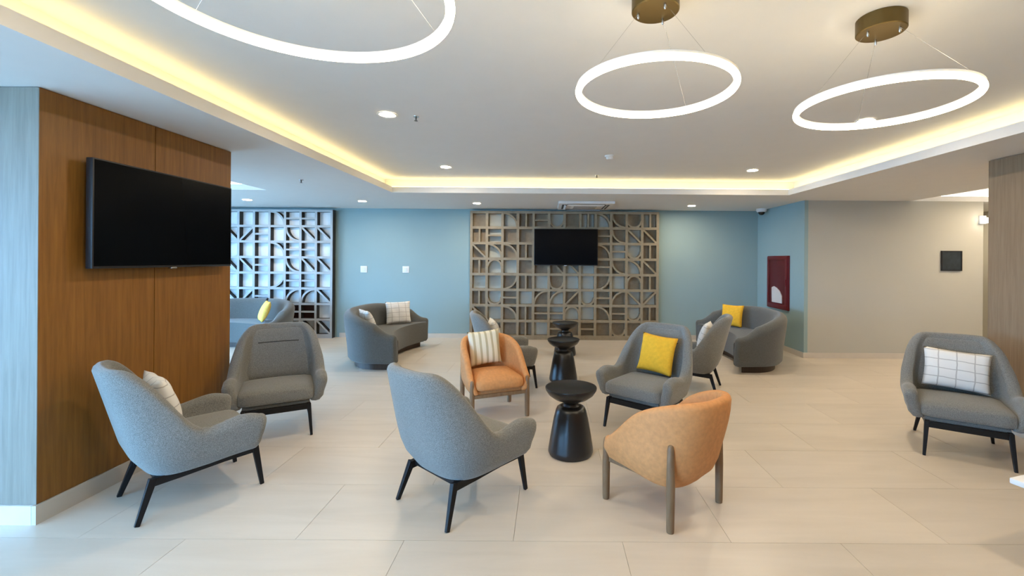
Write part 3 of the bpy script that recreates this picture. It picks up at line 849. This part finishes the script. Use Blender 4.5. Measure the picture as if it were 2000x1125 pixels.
# air-conditioning cassette
ac = thing('air_conditioner', 'white ceiling air conditioner cassette in front of the brown lattice screen', 'air conditioner', (0.625, 7.88, LOW))
b = prism_bm([(-0.47, -0.47), (0.47, -0.47), (0.47, 0.47), (-0.47, 0.47)], -0.045, 0.0, 0.012)
link('frame', finish('frame', b, True, 40), 'white', ac)
link('grille', finish('grille', box_bm(-0.25, 0.25, -0.25, 0.25, -0.056, -0.044, 0.006), True, 40), 'white', ac)
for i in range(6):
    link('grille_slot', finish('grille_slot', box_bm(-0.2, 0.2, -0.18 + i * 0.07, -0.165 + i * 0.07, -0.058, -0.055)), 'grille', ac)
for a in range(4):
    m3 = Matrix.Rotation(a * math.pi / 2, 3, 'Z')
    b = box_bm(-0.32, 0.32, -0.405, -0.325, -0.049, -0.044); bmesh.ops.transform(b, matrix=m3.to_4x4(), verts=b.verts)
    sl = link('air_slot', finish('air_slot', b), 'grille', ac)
    b = bar_bm((-0.31, -0.36, -0.052), (0.31, -0.36, -0.052), 0.004, 0.055, side=Vector((0, 0.5, 0.87)), bev=0); bmesh.ops.transform(b, matrix=m3.to_4x4(), verts=b.verts)
    link('flap', finish('flap', b), 'white', sl)

def smoke(label, x, y, z):
    t = thing('smoke_detector', label, 'smoke detector', (x, y, z))
    link('base', finish('base', lathe([(0.055, 0.0), (0.055, -0.012), (0.048, -0.018)], 32), True, 40), 'white', t)
    link('sensor', finish('sensor', lathe([(0.040, -0.016), (0.040, -0.036), (0.030, -0.046), (0.0, -0.047)], 32, False), True, 40), 'white', t)
smoke('small white smoke detector in the raised ceiling tray', 0.69, 5.12, HIGH)
def sprinkler(label, x, y, z):
    t = thing('sprinkler_head', label, 'sprinkler', (x, y, z))
    link('escutcheon', finish('escutcheon', lathe([(0.036, 0.0), (0.034, -0.006), (0.012, -0.008)], 24), True, 40), 'chrome', t)
    link('stem', finish('stem', lathe([(0.010, -0.006), (0.010, -0.03), (0.006, -0.05)], 14), True, 40), 'grille', t)
    link('deflector', finish('deflector', lathe([(0.004, -0.048), (0.022, -0.051), (0.022, -0.053)], 20), True, 40), 'grille', t)
    t.scale = (0.7, 0.7, 0.7)
sprinkler('metal sprinkler head beside a downlight in the raised tray', -1.13, 3.76, HIGH)
sprinkler('metal sprinkler head in the raised tray near the air conditioner', 0.67, 6.30, HIGH)
sprinkler('metal sprinkler head in the lower ceiling before the pale lattice screen', -3.12, 5.60, LOW)

# dome camera in the alcove corner
dc = thing('dome_camera', 'white dome security camera at the corner above the red cabinet', 'camera', (3.98, 8.35, LOW))
link('base', finish('base', lathe([(0.09, 0.0), (0.09, -0.04), (0.078, -0.06), (0.052, -0.065)], 32), True, 40), 'white', dc)
link('dome', finish('dome', lathe([(0.06, -0.062), (0.056, -0.085), (0.04, -0.108), (0.018, -0.118), (0.0, -0.12)], 28, False), True), 'domedark', dc)

# ------------------------------------------------------------------ wall fittings
for x, lab in ((711, 'white square wall plate nearest the pale lattice screen'), (793, 'white square wall plate above the curved sofa, nearest the brown lattice screen')):
    X = (x - PX) / F * BACK
    t = thing('wall_plate', lab, 'wall plate', (X, BACK, 1.335), 0, 'white wall plates')
    link('plate', finish('plate', box_bm(-0.065, 0.065, -0.012, 0, -0.065, 0.065, 0.004), True, 40), 'white', t)
    link('rocker', finish('rocker', box_bm(-0.03, 0.03, -0.016, -0.011, -0.035, 0.035, 0.002), True, 40), 'basew', t)

# fire hose cabinet on the alcove wall
y0, y1 = F * 4.10 / (1503 - PX), F * 4.10 / (1543 - PX)
fc = thing('fire_hose_cabinet', 'dark red fire hose cabinet on the blue alcove wall', 'fire cabinet', (4.10, (y0 + y1) / 2, 1.175))
hw, hh = abs(y0 - y1) / 2, 0.47
link('cabinet_box', finish('cabinet_box', box_bm(-0.035, 0.0, -hw, hw, -hh, hh, 0.004), True, 40), 'red', fc)
dr = link('door_frame', finish('door_frame', box_bm(-0.050, -0.035, -hw + 0.01, hw - 0.01, hh - 0.07, hh - 0.01, 0.003), True, 40), 'red', fc)
link('door_frame', finish('door_frame', box_bm(-0.050, -0.035, -hw + 0.01, hw - 0.01, -hh + 0.01, -hh + 0.09, 0.003), True, 40), 'red', fc)
for s in (-1, 1):
    link('door_frame', finish('door_frame', box_bm(-0.050, -0.035, s * (hw - 0.075) if s > 0 else -hw + 0.01, hw - 0.01 if s > 0 else -hw + 0.075, -hh + 0.09, hh - 0.07, 0.003), True, 40), 'red', fc)
bm = bmesh.new(); pts = [(-0.17, -0.36), (0.17, -0.36), (0.17, -0.08)]
pts += [(0.17 - 0.34 * (1 - math.cos(R(a))), -0.20 + 0.15 * math.sin(R(a)) + (0.02 if a < 1 else 0)) for a in (80, 60)]
pts = [(-0.17, -0.36), (0.17, -0.36), (0.18, -0.10), (0.10, -0.075), (0.0, -0.10), (-0.10, -0.15), (-0.17, -0.23)]
a = [bm.verts.new((-0.046, y, z)) for y, z in pts]; c = [bm.verts.new((-0.034, y, z)) for y, z in pts]
bm.faces.new(a); bm.faces.new(c)
for i in range(len(pts)): bm.faces.new((a[i], a[(i + 1) % len(pts)], c[(i + 1) % len(pts)], c[i]))
o = link('hose', finish('hose', bm), 'hose', fc); o['label'] = 'off-white folded hose behind the glass'
link('pane', finish('pane', box_bm(-0.0495, -0.0475, -hw + 0.075, hw - 0.075, -hh + 0.09, hh - 0.07)), 'glass', fc)
o = link('handle', finish('handle', box_bm(-0.062, -0.048, -hw + 0.03, -hw + 0.05, -0.06, 0.06, 0.003), True, 40), 'red', fc)

# dark plaque on the beige wall
yy = ALC - 0.10
px0, px1 = (1837 - PX) / F * yy, (1877 - PX) / F * yy
pz0, pz1 = CAM_H - (529 - 5.5 - PY) / F * yy, CAM_H - (490 - 5.5 - PY) / F * yy
t = thing('wall_plaque', 'square slate-dark framed plaque on the beige wall', 'plaque', ((px0 + px1) / 2, yy, (pz0 + pz1) / 2))
hw_, hh_ = (px1 - px0) / 2, (pz1 - pz0) / 2
link('panel', finish('panel', box_bm(-hw_ + 0.015, hw_ - 0.015, -0.016, 0, -hh_ + 0.015, hh_ - 0.015)), 'plaque', t)
for nm, v in (('frame_bar', (-hw_, hw_, -0.024, 0, hh_ - 0.015, hh_)), ('frame_bar', (-hw_, hw_, -0.024, 0, -hh_, -hh_ + 0.015)), ('frame_bar', (-hw_, -hw_ + 0.015, -0.024, 0, -hh_ + 0.015, hh_ - 0.015)), ('frame_bar', (hw_ - 0.015, hw_, -0.024, 0, -hh_ + 0.015, hh_ - 0.015))):
    link(nm, finish(nm, box_bm(*v)), 'tvframe', t)

# lit wall lamp at the corridor end of the beige wall
yl = ALC - 0.10
t = thing('wall_lamp', 'small white glowing wall lamp at the end of the beige wall', 'wall lamp', (BX1 - 0.03, yl, 2.20))
link('bracket', finish('bracket', box_bm(-0.05, 0.05, -0.03, 0.0, -0.03, 0.10, 0.004), True, 40), 'white', t)
o = link('shade', finish('shade', lathe([(0.03, -0.04), (0.065, -0.03), (0.08, 0.0), (0.065, 0.03), (0.03, 0.04)], 24), True, 60), 'covecool', t); o.location = (0, -0.10, 0.02)
